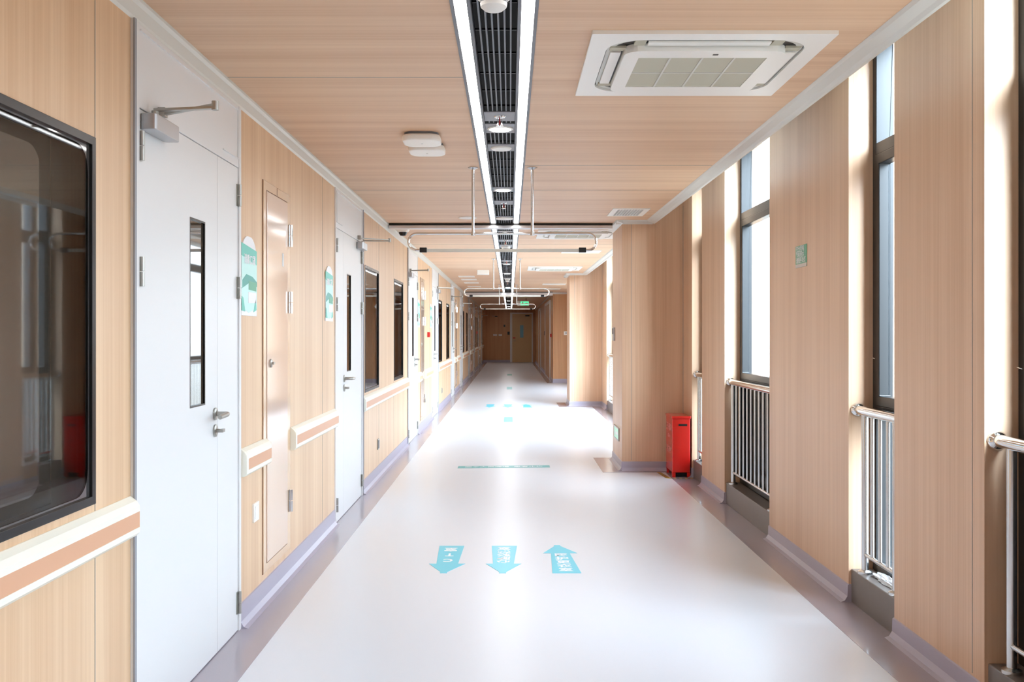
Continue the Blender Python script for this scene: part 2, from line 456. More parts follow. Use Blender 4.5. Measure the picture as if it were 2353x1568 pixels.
# ================================================================== LEFT DOORS
def door(sgn):
    r = sroot('door_1', (XL, 0, 0))
    M = (lambda u: u) if sgn > 0 else (lambda u: DW-u)
    def bx(mb, x0, x1, u0, u1, z0, z1): return mb.box(x0, x1, M(u0), M(u1), z0, z1)
    H = 2.378; L0, LS, L1 = .055, .916, 1.218; HT = 2.097
    f = MB(); bx(f, -.12, .010, 0, L0-.003, 0, H); bx(f, -.12, .010, L1+.003, DW, 0, H); bx(f, -.12, .006, L0-.003, L1+.003, HT+.003, H)
    fr = f.build('door_frame', 'white_frame', r, world=False, bevel=.002)
    t = MB(); bx(t, .006, .012, 1.20, 1.206, 2.14, 2.36); bx(t, .006, .012, .06, 1.206, 2.355, 2.361); bx(t, .006, .012, .98, 1.206, 2.137, 2.141)
    t.build('transom_trim', 'white_frame', r, world=False)
    e = MB(); bx(e, .010, .016, -.004, .012, 0, H); e.build('edge_strip', 'plate_grey', fr, world=False)
    # shadow gaps behind leaves
    g = MB(); bx(g, -.11, -.10, 0, DW, 0, H); g.build('backing', 'door_gap', r, world=False)
    v0, v1, vz0, vz1 = .571, .750, 1.063, 1.796
    a, b = sorted((M(L0), M(LS-.002))); c, d = sorted((M(v0), M(v1)))
    m = MB().ring([(a,.006),(b,.006),(b,HT),(a,HT)], [(c,vz0),(d,vz0),(d,vz1),(c,vz1)], 0, -.045, .003)
    leaf = m.build('door_leaf', 'white_door', r, world=False)
    MB().box(-.02, -.004, c, d, vz0, vz1).build('vision_panel', 'tint_glass', leaf, world=False, label='narrow dark glass slot')
    MB().ring([(c-.003,vz0-.003),(d+.003,vz0-.003),(d+.003,vz1+.003),(c-.003,vz1+.003)],[(c+.004,vz0+.004),(d-.004,vz0+.004),(d-.004,vz1-.004),(c+.004,vz1-.004)],0,-.003,.0038).build('vision_trim','black_frame',leaf,world=False)
    s = MB(); bx(s, -.045, .003, LS+.001, L1, .006, HT); s.build('side_leaf', 'white_door', r, world=False)
    # handle
    hz = 1.013; hu = .878
    hd = MB().lathe((.003,M(hu),hz), [(.026,0),(.026,.007),(.018,.010)], 20, axis=0)
    dirn = -1 if sgn > 0 else 1
    hd.tube([(.01,M(hu),hz),(.045,M(hu),hz),(.058,M(hu)+dirn*.006,hz),(.062,M(hu)+dirn*.03,hz),(.062,M(hu)+dirn*.12,hz-.004)], [.010,.010,.0105,.0105,.009], 12)
    hd.build('handle', 'steel_satin', r, world=False)
    lk = MB().lathe((.003,M(hu),.943), [(.026,0),(.026,.007),(.018,.010)], 20, axis=0)
    lk.cyl((.01,M(hu),.943),(.035,M(hu),.943),.008,10); lk.box(.03,.042,M(hu)-.016,M(hu)+.016,.937,.951)
    lk.build('thumb_turn', 'steel_satin', r, world=False)
    for u in (L0+.008, L1-.008):
        for z0 in (1.924, 1.506, .083):
            hg = MB(); y = M(u); hg.box(.002,.008,y-.018,y+.018,z0,z0+.098); hg.cyl((.014,y,z0),(.014,y,z0+.047),.0085,12); hg.cyl((.014,y,z0+.051),(.014,y,z0+.098),.0085,12)
            hg.build('hinge', 'steel_satin', r, world=False)
    # closer: body on leaf by the hinge side and folded arm reaching into the corridor
    cb = MB(); y0, y1 = sorted((M(.07), M(.30))); cb.prism(rrect(.003, .058, y0, y1, .012, 3), 2, 2.03, 2.085)
    clo = cb.build('door_closer', 'aluminium', r, world=False, bevel=.003)
    ar = MB(); ya = M(.135)
    ar.cyl((.03,ya,2.085),(.03,ya,2.105),.012,12)
    el = (.245, M(.10), 2.108)
    def bar(p, q, w=.011, hh=.004):
        p, q = Vector(p), Vector(q); d = (q-p).normalized(); s_ = Vector((-d.y, d.x, 0)).normalized()*w; z_ = Vector((0,0,hh))
        vs = [p-s_-z_, p+s_-z_, p+s_+z_, p-s_+z_, q-s_-z_, q+s_-z_, q+s_+z_, q-s_+z_]
        ar.add(vs, [(0,1,2,3),(4,7,6,5),(0,4,5,1),(1,5,6,2),(2,6,7,3),(3,7,4,0)])
    bar((.03,ya,2.108), el); bar((el[0],el[1],2.118), (.02,M(.24),2.118), .008)
    ar.cyl((el[0],el[1],2.10),(el[0],el[1],2.13),.012,12); ar.box(.006,.03,M(.225),M(.255),2.108,2.14)
    ar.build('closer_arm', 'steel_satin', clo, world=False)
    return r
dA, dB = door(1), door(-1)
DL = ['wide white double leaf door, nearest on the left wall', 'white double leaf door past the hose cabinet, closer on its far side']
for i, (y, s) in enumerate(sorted(doors)):
    o = (dA if s > 0 else dB) if i < 2 else dup(dA if s > 0 else dB, None)
    o.location = (XL, y, 0); o.name = 'door_%d' % (i+1)
    o['label'] = DL[i] if i < 2 else 'white hospital room door further along the left wall'
# ================================================================== CRASH RAILS on left wall
def crash(a, b, cap0, cap1, label):
    t = thing('wall_guard_rail', label, 'guard rail', (XL, (a+b)/2, .69), 'cream and tan bumper rails on the left wall')
    x = XL
    body = [(x,.69),(x+.022,.692),(x+.033,.703),(x+.034,.7205),(x+.030,.7215),(x+.030,.771),(x+.034,.772),(x+.033,.790),(x+.022,.806),(x+.004,.820),(x,.820)]
    MB().prism(body, 1, a+(.03 if cap0 else 0), b-(.03 if cap1 else 0)).build('rail_body', 'rail_cream', t)
    B(x+.028, x+.0325, a+(.03 if cap0 else 0), b-(.03 if cap1 else 0), .7208, .7718).build('tan_insert', 'rail_tan', t, label='tan stripe insert')
    full = [(x,.69),(x+.022,.692),(x+.0335,.703),(x+.0345,.7205),(x+.0345,.772),(x+.0335,.790),(x+.022,.806),(x+.004,.820),(x,.820)]
    for c, y0, y1 in ((cap0, a, a+.03), (cap1, b-.03, b)):
        if c: MB().prism(full, 1, y0, y1).build('end_cap', 'rail_cream', t, bevel=.003)
crash(.2, 3.112, 0, 0, 'long cream rail with tan stripe under the nearest dark window')
NAMES = ['nearest', 'second', 'third', 'fourth', 'last']
for k in range(5):
    o = PER*k; w = NAMES[k]
    crash(4.375+o, 4.835+o, 1, 0, 'short cream bumper rail between a room door and the %s hose cabinet' % w)
    crash(5.38+o, 6.73+o, 1, 0, 'cream bumper rail just past the %s hose cabinet' % w)
    crash(7.99+o, min(11.48+o, 44.2), 1, 0, 'long cream bumper rail under the %s pair of dark windows' % w if k else 'long cream bumper rail under the nearest full pair of dark windows')
# ------------------------------------------------------------------ hose cabinets
def cabinet(label):
    r = thing('hose_cabinet', label, 'cabinet', (XL, 4.778, .146), 'pink flush hose cabinets in the left wall')
    x = XL
    MB().ring([(4.778,.146),(5.354,.146),(5.354,2.116),(4.778,2.116)], [(4.832,.186),(5.286,.186),(5.286,2.074),(4.832,2.074)], 0, x, x+.006).build('cabinet_frame', 'cabinet_frame', r)
    B(x, x+.0035, 4.832, 5.286, .186, 2.074).build('door_gap', 'seam_brown', r)
    d = B(x+.003, x+.010, 4.838, 5.280, .192, 2.068).build('cabinet_door', 'cabinet_gloss', r, bevel=.002)
    MB().ring([(4.775,.143),(5.357,.143),(5.357,2.119),(4.775,2.119)], [(4.778,.146),(5.354,.146),(5.354,2.116),(4.778,2.116)], 0, x, x+.003).build('edge_seam', 'seam_brown', r)
    B(x+.006, x+.0075, 5.05, 5.056, 2.074, 2.116).build('frame_seam', 'seam_brown', r)
    lk = MB().lathe((x+.010, 4.90, 1.196), [(.022,0),(.022,.006),(.014,.010)], 16, axis=0); lk.box(x+.012, x+.03, 4.885, 4.915, 1.19, 1.202)
    lk.build('lock', 'steel_satin', d)
    B(x+.010, x+.011, 5.15, 5.185, 1.71, 1.78).build('tag', 'aluminium', d)
    for z0 in (1.83, 1.46, .36):
        MB().cyl((x+.018, 5.32, z0), (x+.018, 5.32, z0+.058), .011, 12).cyl((x+.018, 5.32, z0+.062), (x+.018, 5.32, z0+.12), .011, 12).box(x+.004, x+.012, 5.30, 5.35, z0, z0+.12).build('hinge', 'chrome', r)
    return r
cab = cabinet('tall glossy pinkish hose cabinet beside the nearest white door')
CL = ['', 'second glossy hose cabinet, between third and fourth doors on the left', 'third hose cabinet along the left wall, small and far',
      'fourth hose cabinet along the left wall, very distant', 'last hose cabinet along the left wall, by the dark end']
for k in range(1, 5): dup(cab, (XL, 4.778+PER*k, .146), CL[k])
# ------------------------------------------------------------------ posters (arched tops)
def poster(label, y0, w):
    z0, z1 = 1.432, 1.805; x = XL
    r = thing('instruction_poster', label, 'poster', (XL, y0+w/2, z0), 'teal arched instruction posters')
    def arch(y0, y1, z0, z1, rad):
        p = [(y0,z0),(y1,z0)]
        for k in range(9): t = PI/2*k/8; p.append((y1-rad+rad*math.cos(t), z1-rad+rad*math.sin(t)))
        for k in range(9): t = PI/2+PI/2*k/8; p.append((y0+rad+rad*math.cos(t), z1-rad+rad*math.sin(t)))
        return p
    b = MB().prism(arch(y0, y0+w, z0, z1, w*.42), 0, x, x+.006).build('poster_board', 'white_print', r)
    Y = lambda u: y0+w*u; Z = lambda v: z0+(z1-z0)*v
    def patch(pts, m, l, d=.0068):
        MB().prism([(Y(u),Z(v)) for u,v in pts], 0, x+.005, x+d).build(l, m, b)
    patch([(0,.74),(1,.66),(1,.84),(0,.90)], 'teal', 'print_band')
    patch([(0,.10),(.45,.04),(1,.10),(1,.66),(0,.74)], 'pale_teal', 'print_field')
    patch([(.05,.44),(.3,.52),(.7,.5),(1,.44),(1,.38),(.5,.42),(.05,.34)], 'teal_dark', 'print_figure', .0074)
    patch([(.45,.33),(.95,.32),(.95,.43),(.45,.44)], 'sign_green', 'print_box', .0078)
    patch([(0,.06),(.22,.05),(.10,.22),(0,.24)], 'teal', 'print_corner', .0078)
    patch([(.78,.05),(.97,.08),(.90,.22)], 'teal', 'print_corner', .0078)
    patch([(.42,.16),(.95,.17),(.95,.30),(.42,.30)], 'white_print', 'print_panel', .0078)
    text('请戴口罩', .05, 'white_print', b, (x+.0079, Y(.52), Z(.70)), (0,1,0), (0,0,1))
    return r
poster('teal arched poster right beside the nearest white door', 4.385, .263)
poster('teal arched poster left of the second white door', 6.385, .263)
poster('distant teal arched poster beside the third white door', 12.78, .263)
poster('distant teal arched poster left of the fourth white door', 14.76, .263)
# ------------------------------------------------------------------ switches, sockets, alarm boxes
def plate(name, label, cat, x0, x1, y0, y1, z0, z1, m='plastic', inner=None, im='plastic_shade'):
    t = thing(name, label, cat, ((x0+x1)/2, (y0+y1)/2, z0))
    if x0 <= XL+.001: x0 -= .003
    elif name != 'x' and abs(y1-YF) < .001: y1 += .003
    elif abs(y1-26.0) < .001: y1 += .003
    else: x1 += .003
    B(x0, x1, y0, y1, z0, z1).build('cover_plate', m, t, bevel=.002)
    if inner: B(*inner).build('insert', im, t)
    return t
plate('wall_switch', 'small white wall plate low beside the nearest door', 'switch', XL, XL+.010, 4.59, 4.68, .44, .53, inner=(XL+.009,XL+.013,4.605,4.665,.455,.515), im='plastic')
plate('floor_socket', 'small grey metal socket low under the nearest pair of dark windows', 'socket', XL, XL+.010, 8.90, 8.99, .265, .362, 'steel_satin', (XL+.010,XL+.013,8.915,8.975,.275,.352), 'grey_trim')
plate('floor_socket', 'distant grey metal socket low under the second pair of dark windows', 'socket', XL, XL+.010, 17.25, 17.34, .265, .362, 'steel_satin', (XL+.010,XL+.013,17.265,17.325,.275,.352), 'grey_trim')
plate('alarm_call_box', 'small red fire alarm box left of the fourth white door', 'alarm', XL, XL+.035, 14.30, 14.40, 1.29, 1.365, 'red_matt', (XL+.034,XL+.038,14.32,14.38,1.305,1.35), 'red')
plate('alarm_call_box', 'tiny red alarm box far down the left wall', 'alarm', XL, XL+.035, 35.2, 35.4, 1.33, 1.42, 'red_matt', (XL+.034,XL+.038,35.25,35.35,1.35,1.40), 'red')
plate('card_reader', 'slim grey panel with black display on the near column side', 'reader', 1.10-.018, 1.10, 10.02, 10.12, 1.27, 1.41, 'aluminium', (1.10-.022,1.10-.017,10.04,10.11,1.34,1.40), 'black')
t = thing('exit_guide_light', 'green glowing exit guide light low on the near column side', 'sign', (1.10, 9.85, .262), None)
MB().ring([(9.62,.262),(10.06,.262),(10.06,.392),(9.62,.392)],[(9.645,.275),(10.035,.275),(10.035,.379),(9.645,.379)],0,1.088,1.10).build('sign_frame', 'steel_satin', t)
g_ = B(1.091, 1.10, 9.645, 10.035, .275, .379).build('sign_face', 'guide_green', t, label='green lit face')
MB().prism([(9.70,.327),(9.76,.36),(9.76,.34),(9.86,.34),(9.86,.314),(9.76,.314),(9.76,.294)],0,1.0895,1.0912).build('arrow', 'white_print', g_)
MB().prism([(9.90,.29),(9.93,.29),(9.95,.315),(9.98,.29),(10.0,.29),(9.97,.335),(9.99,.35),(9.96,.365),(9.92,.34)],0,1.0895,1.0912).build('running_figure', 'white_print', g_)
# green notice on the pier
t = thing('green_notice', 'small green notice with white foot on the wide right pier', 'sticker', (XR, 5.585, 1.735))
B(XR-.003, XR, 5.48, 5.69, 1.735, 1.863).build('notice_sheet', 'sign_green', t)
B(XR-.0035, XR-.001, 5.48, 5.69, 1.735, 1.756).build('white_foot', 'sign_foot', t)
text('安全用电', .038, 'white_print', t, (XR-.0042, 5.60, 1.842), (0,-1,0), (0,0,1))
text('节约用水', .038, 'white_print', t, (XR-.0042, 5.60, 1.808), (0,-1,0), (0,0,1))
text('请随手关灯', .036, 'white_print', t, (XR-.0042, 5.585, 1.774), (0,-1,0), (0,0,1))
# ================================================================== EXTINGUISHER BOX
bx0, bx1, by0, by1 = 1.517, 1.685, 8.95, 9.31
t = thing('extinguisher_box', 'red fire extinguisher box on the floor beside the column', 'extinguisher box', ((bx0+bx1)/2, (by0+by1)/2, 0))
b = MB().box(bx0, bx1, by0, by1, .045, .55)
bo = b.build('box_body', 'red', t, bevel=.006)
fp = MB()
for xa, xb in ((bx0, bx0+.03), (bx1-.03, bx1)):
    for ya, yb in ((by0, by0+.05), (by1-.05, by1)): fp.box(xa, xb, ya, yb, 0, .046)
fp.build('feet', 'red', t)
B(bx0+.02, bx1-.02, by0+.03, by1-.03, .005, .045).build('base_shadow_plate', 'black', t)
lid = B(bx0-.006, bx1+.006, by0-.008, by1+.006, .55, .573).build('lid', 'red', t, bevel=.004)
B(1.575, 1.655, by0-.002, by0+.002, .480, .500).build('handle_slot', 'black', bo)
text('灭火器箱', .075, 'pink_print', bo, (bx0-.0012, 9.13, .455), (0,-1,0), (0,0,1))
text('火警119', .04, 'pink_print', bo, (bx0-.0012, 9.13, .375), (0,-1,0), (0,0,1))
text('消防器材', .07, 'pink_print', bo, (bx0-.0012, 9.13, .245), (0,-1,0), (0,0,1))
hz = thing('hazard_tape', 'black and yellow striped tape on the floor around the red box', 'tape', (1.55, 9.0, 0))
ty, tb = MB(), MB()
def dash(x0, y0, x1, y1, w, n):
    for i in range(n):
        a, c = i/n, (i+1)/n
        P = Vector((x0+(x1-x0)*a, y0+(y1-y0)*a)); Q = Vector((x0+(x1-x0)*c, y0+(y1-y0)*c)); d = (Q-P).normalized(); s = Vector((-d.y, d.x))*w/2
        (ty if i % 2 == 0 else tb).prism([tuple(P-s), tuple(Q-s), tuple(Q+s), tuple(P+s)], 2, .0012, .0024)
dash(1.44, 9.27, 1.47, 8.90, .04, 9); dash(1.47, 8.90, 1.70, 8.90, .03, 9)
ty.build('yellow_stripes', 'hazard_yellow', hz, kind='stuff'); tb.build('black_stripes', 'black', hz, kind='stuff')
# ================================================================== FLOOR STICKERS
def arrow(label, tail, wings, tip, ytail, yneck, ytip, txt, m='arrow_cyan', th=.085, group='cyan direction arrows on the floor'):
    t = thing('floor_arrow', label, 'floor sticker', ((tail[0]+tail[1])/2, (ytail+ytip)/2, 0), group)
    s = 1 if ytip > ytail else -1
    tx = (tip); r = .035
    n0, n1 = tail[2], tail[3]
    k = lambda a, b, f: a+(b-a)*f
    pts = [(tail[0],ytail),(tail[1],ytail),(n1,yneck),(wings[1],yneck),(k(wings[1],tx,.82),k(yneck,ytip,.88)),(tx+.02,ytip),(tx-.02,ytip),(k(wings[0],tx,.82),k(yneck,ytip,.88)),(wings[0],yneck),(n0,yneck)]
    MB().prism(pts, 2, .0003, .0016).build('arrow_sheet', m, t)
    cx0 = (tail[0]+tail[1])/2; cx1 = (n0+n1)/2
    if txt:
        n = len(txt)
        L = abs(yneck-ytail)
        for i, ch in enumerate(txt):
            f = (i+.5)/n if s < 0 else (i+.5)/n
            # reading order runs from the head down for arrows pointing away, from the head for those pointing here
            y = yneck - s*L*(f*.92+.02); cx = cx1+(cx0-cx1)*(f)
            text(ch, min(th, L/n*.98), 'white_print', t, (cx, y, .0018), (s,0,0), (0,s,0), bold=.03, wscale=.085/min(th, L/n*.98)*.98)
    return t
arrow('cyan floor arrow pointing towards the camera, leftmost of the near row', (-.447,-.290,-.431,-.304), (-.474,-.262), -.375, 6.07, 5.60, 5.38, 'CT室', th=.1)
arrow('cyan floor arrow with five characters pointing to the camera, middle of the near row', (-.116,.044,-.100,.022), (-.142,.066), -.042, 6.07, 5.60, 5.38, '心脏彩超室')
arrow('cyan floor arrow pointing away from the camera, rightmost of the near row', (.238,.401,.250,.365), (.203,.412), .298, 5.38, 5.87, 6.09, '医护更衣室')
arrow('distant pale cyan arrow, leftmost of the far row on the floor', (-.45,-.29,-.43,-.31), (-.47,-.27), -.38, 18.15, 17.7, 17.4, '')
arrow('distant pale cyan arrow in the middle of the far floor row', (-.116,.044,-.100,.022), (-.142,.066), -.042, 18.15, 17.7, 17.4, '')
arrow('distant pale cyan arrow, rightmost of the far row on the floor', (.238,.401,.250,.365), (.203,.412), .298, 17.4, 17.9, 18.15, '')
def patch(label, x0, x1, y0, y1, m='arrow_cyan'):
    o = B(x0, x1, y0, y1, .0003, .0016).build('floor_sticker', m); tag(o, label, 'floor sticker'); return o
patch('single cyan floor sticker between the teal line and the far arrows', -.095, .04, 14.55, 15.4)
patch('single small teal floor sticker beyond the far row of arrows', -.08, .05, 23.0, 24.0, 'line_teal')
patch('tiny dark floor sticker in the dim end of the corridor', -.09, .06, 30.5, 31.6, 'teal_dark')
t = thing('floor_line_sticker', 'long thin teal lettered strip across the middle of the floor', 'floor sticker', (-.06, 9.7, 0))
MB().prism([(-.525,9.56),(.402,9.62),(.402,9.77),(-.525,9.71)], 2, .0003, .0016).build('strip_sheet', 'line_teal', t)
text('医务人员通道  患者止步', .075, 'white_print', t, (-.06, 9.665, .0018), (1,.06,0), (0,1,0))
# ================================================================== CEILING SLOT: lights, slats, plates
for x0, x1, lab in ((-.189,-.1457,'long white light strip on the left side of the ceiling slot'), (.039,.0837,'long white light strip on the right side of the ceiling slot')):
    t = thing('strip_light', lab, 'light', ((x0+x1)/2, 18, ZC), 'twin strip lights along the ceiling')
    B(x0, x1, YB, 43.0, ZC+.003, ZC+.010).build('diffuser', 'led', t)
    MB().box(x0-.0125, x0, YB, 43.0, ZC-.004, ZC+.06).box(x1, x1+.0125, YB, 43.0, ZC-.004, ZC+.06).build('housing', 'grey_trim', t)
plates = [(2.75,3.17,'d'), (4.80,5.0,'s'), (5.07,5.30,'l'), (5.62,5.82,'v'), (7.28,7.50,'l'), (8.02,8.25,'s'), (9.08,9.34,'V'), (10.38,10.62,'l'),
          (11.35,11.6,'s'), (12.0,12.4,'d'), (12.75,13.0,'l'), (14.6,14.8,'s'), (15.2,15.4,'v'), (17.6,17.9,'l'), (19.2,19.6,'d'), (20.6,20.8,'s'), (23.0,23.3,'l'), (26.2,26.5,'l'), (29.5,29.8,'v'), (32.5,32.8,'l'), (36.0,36.3,'v'), (39.5,39.8,'l'), (42.3,42.9,'l')]
gr = thing('slatted_grille', 'dark slatted grille running between the two ceiling strip lights', 'grille', (-.053, 18, ZC))
XA, XB = -.132, .025
segY = []; c = YB
for a, b, k in plates: segY.append((c, a)); c = b
segY.append((c, 43.0))
for i in range(6):
    x = XA+(XB-XA)*(i+1)/7; m = MB()
    m.box(x-.0032, x+.0032, YB, 43.0, ZC+.009, ZC+.045)
    m.build('slat', 'slat_grey', gr)
m = MB()
y = YB+.2
while y < 43:
    m.box(XA, XB, y-.003, y+.003, ZC+.035, ZC+.042); y += .3
m.build('cross_rod', 'black', gr, kind='stuff')
m = MB()
for a, b, k in plates: m.box(XA, XB, a, b, ZC+.003, ZC+.008)
m.build('cover_plate', 'plate_grey', gr, kind='stuff')
lab = {'l': 'round lit downlight in the ceiling slot', 's': 'pendent fire sprinkler in the ceiling slot', 'v': 'unlit round ceiling disc in the slot', 'V': 'wide round speaker disc in the slot', 'd': 'white smoke detector in the ceiling slot'}
cnt = {}
places = {'l': ['just past the first sprinkler', 'above the first hanging sign holder', 'beyond the crossing metal bar', 'before the second hanging sign holder', 'above the twin fresh air grilles', 'near the dim end', 'in the dim end, first', 'in the dim end, second', 'in the dim end, third', 'close to the end wall'],
          's': ['nearest the camera', 'above the first hanging sign holder', 'beyond the metal bar', 'above the second hanging sign holder', 'far away'],
          'v': ['between two lit lamps nearest camera', 'above the second hanging sign holder', 'in the dim end', 'near the end wall'],
          'V': ['just before the crossing metal bar'], 'd': ['at the top edge of the view', 'beyond the metal bar', 'far away']}
def detector(x, y, z, label, s=1):
    t = thing('smoke_detector', label, 'smoke detector', (x, y, z))
    MB().lathe((x,y,z), [(.058*s,0),(.058*s,-.018),(.052*s,-.026),(.046*s,-.030)], 28).build('detector_base', 'plastic', t)
    MB().lathe((x,y,z), [(.040*s,-.030),(.040*s,-.040)], 24).build('sensing_slot', 'black', t)
    MB().lathe((x,y,z), [(.044*s,-.040),(.042*s,-.052),(.030*s,-.062),(0,-.064)], 28).build('detector_cap', 'plastic', t)
for a, b, k in plates:
    i = cnt.get(k, 0); cnt[k] = i+1; y = (a+b)/2; x = -.053; z = ZC+.003
    L = lab[k]+' '+places[k][min(i, len(places[k])-1)]
    if k == 'l':
        t = thing('downlight', L, 'light', (x, y, z), 'round downlights in the slot')
        MB().lathe((x,y,z), [(.070,0),(.070,-.004),(.060,-.007),(.056,-.005)], 28).build('rim', 'plastic', t)
        MB().lathe((x,y,z), [(.0,-.0105),(.05,-.0095),(.058,-.006),(.058,-.004)], 28).build('diffuser', 'led_spot', t)
    elif k in 'vV':
        R = .062 if k == 'v' else .088
        t = thing('ceiling_disc', L, 'speaker', (x, y, z), 'unlit round discs in the slot')
        MB().lathe((x,y,z), [(R,0),(R,-.006),(R*.9,-.012),(0,-.014)], 28).build('disc_cover', 'plastic', t)
    elif k == 's':
        t = thing('sprinkler', L, 'sprinkler', (x, y, z), 'pendent sprinklers in the slot')
        MB().lathe((x,y,z), [(.030,0),(.028,-.004),(.012,-.008)], 20).build('escutcheon', 'chrome', t)
        MB().cyl((x-.009,y,z-.006),(x-.011,y,z-.045),.003,8).cyl((x+.009,y,z-.006),(x+.011,y,z-.045),.003,8).lathe((x,y,z), [(.003,-.045),(.018,-.047),(.018,-.050),(0,-.052)], 16).build('frame_arms', 'chrome', t)
        MB().cyl((x,y,z-.008),(x,y,z-.044),.0035,8).build('glass_bulb', 'red_matt', t)
    else:
        detector(x, 3.10 if i == 0 else y, z, L, 1)
# ------------------------------------------------------------------ crossing aluminium bar
def crossbar(y, x1, label, h=.045):
    t = thing('ceiling_track', label, 'ceiling track', ((XL+x1)/2, y, ZC-h), 'metal tracks across the ceiling')
    B(XL+.02, x1, y-.035, y+.03, ZC-.018, ZC-.0005).build('dark_slot', 'black', t)
    MB().prism([(y-.03,ZC-h),(y-.034,ZC-h+.006),(y-.034,ZC-.022),(y-.028,ZC-.018),(y+.03,ZC-.018),(y+.03,ZC-h)], 0, XL+.018, x1).build('track_profile', 'track_silver', t, bevel=.002)
crossbar(9.65, 1.03, 'aluminium track with dark slot spanning the ceiling beside the column', .055)
crossbar(25.6, 1.14, 'distant aluminium track spanning the ceiling before the dim end', .10)
# ------------------------------------------------------------------ hanging sign frames (upright loops)
def hanging_frame(y, label):
    z1, z0 = 2.014, 1.904; r = (z1-z0)/2; xa, xb = -.622, .520
    t = thing('hanging_sign_frame', label, 'sign holder', (-.05, y, z1), 'empty looped steel sign holders hung from the ceiling')
    path = [(-.575, y, z0)]+[(xa-r*math.sin(a), y, (z0+z1)/2-r*math.cos(a)) for a in [PI*k/12 for k in range(13)]]
    path += [(xb+r*math.sin(a), y, (z0+z1)/2+r*math.cos(a)) for a in [PI*k/12 for k in range(13)]]+[(.475, y, z0)]
    MB().tube(path, .0085, 12).build('rail_loop', 'chrome', t)
    for x in (-.2465, .148):
        hg = MB().cyl((x, y, z1), (x, y, ZC-.004), .010, 12).build('hanger', 'steel', t)
        MB().lathe((x,y,ZC), [(.034,-.0005),(.034,-.004),(.014,-.014)], 20).build('ceiling_flange', 'steel', hg)
        MB().lathe((x,y,z1), [(.015,-.013),(.015,.013)], 14).build('clamp', 'steel', hg)
    MB().box(-.57, .47, y-.006, y+.006, z0-.013, z0+.009).build('lower_bar', 'plastic_shade', t, bevel=.003)
    for x in (-.578, .482):
        B(x-.024, x+.024, y-.016, y+.016, z0-.016, z0+.016).build('end_bracket', 'black', t, bevel=.003)
    return t
hanging_frame(6.38, 'nearest looped chrome sign holder, hanging on two rods below the strip lights')
hanging_frame(14.2, 'second looped chrome sign holder, in front of the far crossing track')
hanging_frame(21.8, 'farthest looped chrome sign holder, by the green exit sign')
# ------------------------------------------------------------------ AC cassettes
def cassette(y0, label):
    t = thing('air_conditioner', label, 'air conditioner', (.75, y0+.455, ZC), 'ceiling cassette air conditioners')
    z = ZC
    def R(a, b, c, d, r): return rrect(a, b, y0+c, y0+d, r, 6)
    MB().ring(R(.30,1.20,0,.91,.004), R(.37,1.13,.075,.835,.13), 2, z-.014, z).build('face_frame', 'plastic', t)
    B(.36, 1.14, y0+.06, y0+.85, z-.003, z-.0005).build('outlet_cavity', 'black', t)
    MB().ring(R(.375,1.125,.08,.83,.125), R(.398,1.102,.103,.807,.105), 2, z-.006, z-.002).build('outlet_lip', 'plastic_shade', t)
    MB().ring(R(.44,1.06,.145,.765,.06), R(.50,1.0,.235,.675,.002), 2, z-.034, z-.004).build('centre_panel', 'plastic', t)
    g = B(.50, 1.0, y0+.235, y0+.675, z-.031, z-.026).build('intake_grille', 'grille_beige', t, label='beige mesh intake')
    gb = MB()
    for i in range(1,4): gb.box(.50+i*.125-.004, .50+i*.125+.004, y0+.235, y0+.675, z-.0335, z-.031)
    gb.box(.50, 1.0, y0+.45, y0+.458, z-.0335, z-.031); gb.build('grille_bars', 'plastic_shade', g)
    for (a, b, c, d) in ((.52,.98,.095,.135), (.52,.98,.775,.815), (.39,.43,.225,.685), (1.07,1.11,.225,.685)):
        B(a, b, y0+c, y0+d, z-.016, z-.010).build('louver', 'plastic', t)
    for (a, b, c, d) in ((.47,.512,.088,.145), (.988,1.03,.088,.145), (.385,.445,.175,.215), (1.055,1.115,.175,.215), (.385,.445,.70,.74), (1.055,1.115,.70,.74)):
        B(a, b, y0+c, y0+d, z-.012, z-.003).build('corner_bridge', 'grille_beige', t)
    B(.78, .80, y0+.185, y0+.197, z-.0352, z-.034).build('status_window', 'black', t)
    return t
ac = cassette(3.49, 'large white cassette air conditioner in the ceiling, nearest the camera')
dup(ac, (.75, 10.15+.455, ZC), 'second cassette air conditioner, partly behind the near column')
dup(ac, (.75, 15.8+.455, ZC), 'third and farthest cassette air conditioner, seen edge on')
# ------------------------------------------------------------------ grilles
def grille(x0, x1, y0, y1, label, holes=True):
    t = thing('air_vent', label, 'vent', ((x0+x1)/2, (y0+y1)/2, ZC))
    m = min(.05, (y1-y0)*.2)
    MB().ring([(x0,y0),(x1,y0),(x1,y1),(x0,y1)], [(x0+m,y0+m),(x1-m,y0+m),(x1-m,y1-m),(x0+m,y1-m)], 2, ZC-.008, ZC).build('vent_frame', 'plastic', t)
    if holes:
        B(x0+m, x1-m, y0+m, y1-m, ZC-.003, ZC-.001).build('vent_back', 'grey_trim', t)
        s = MB(); n = 9
        for i in range(1, n): x = x0+m+(x1-x0-2*m)*i/n; s.box(x-.004, x+.004, y0+m, y1-m, ZC-.007, ZC-.003)
        for i in range(1, 8): y = y0+m+(y1-y0-2*m)*i/8; s.box(x0+m, x1-m, y-.004, y+.004, ZC-.007, ZC-.003)
        s.build('vent_slats', 'plastic', t)
    else:
        B(x0+m, x1-m, y0+m, y1-m, ZC-.006, ZC-.001).build('vent_panel', 'plastic', t)
grille(.91, 1.24, 8.46, 8.98, 'white perforated air vent in the ceiling beside the near column')
grille(.70, 1.22, 12.7, 13.15, 'plain white ceiling vent behind the first hanging sign holder', False)
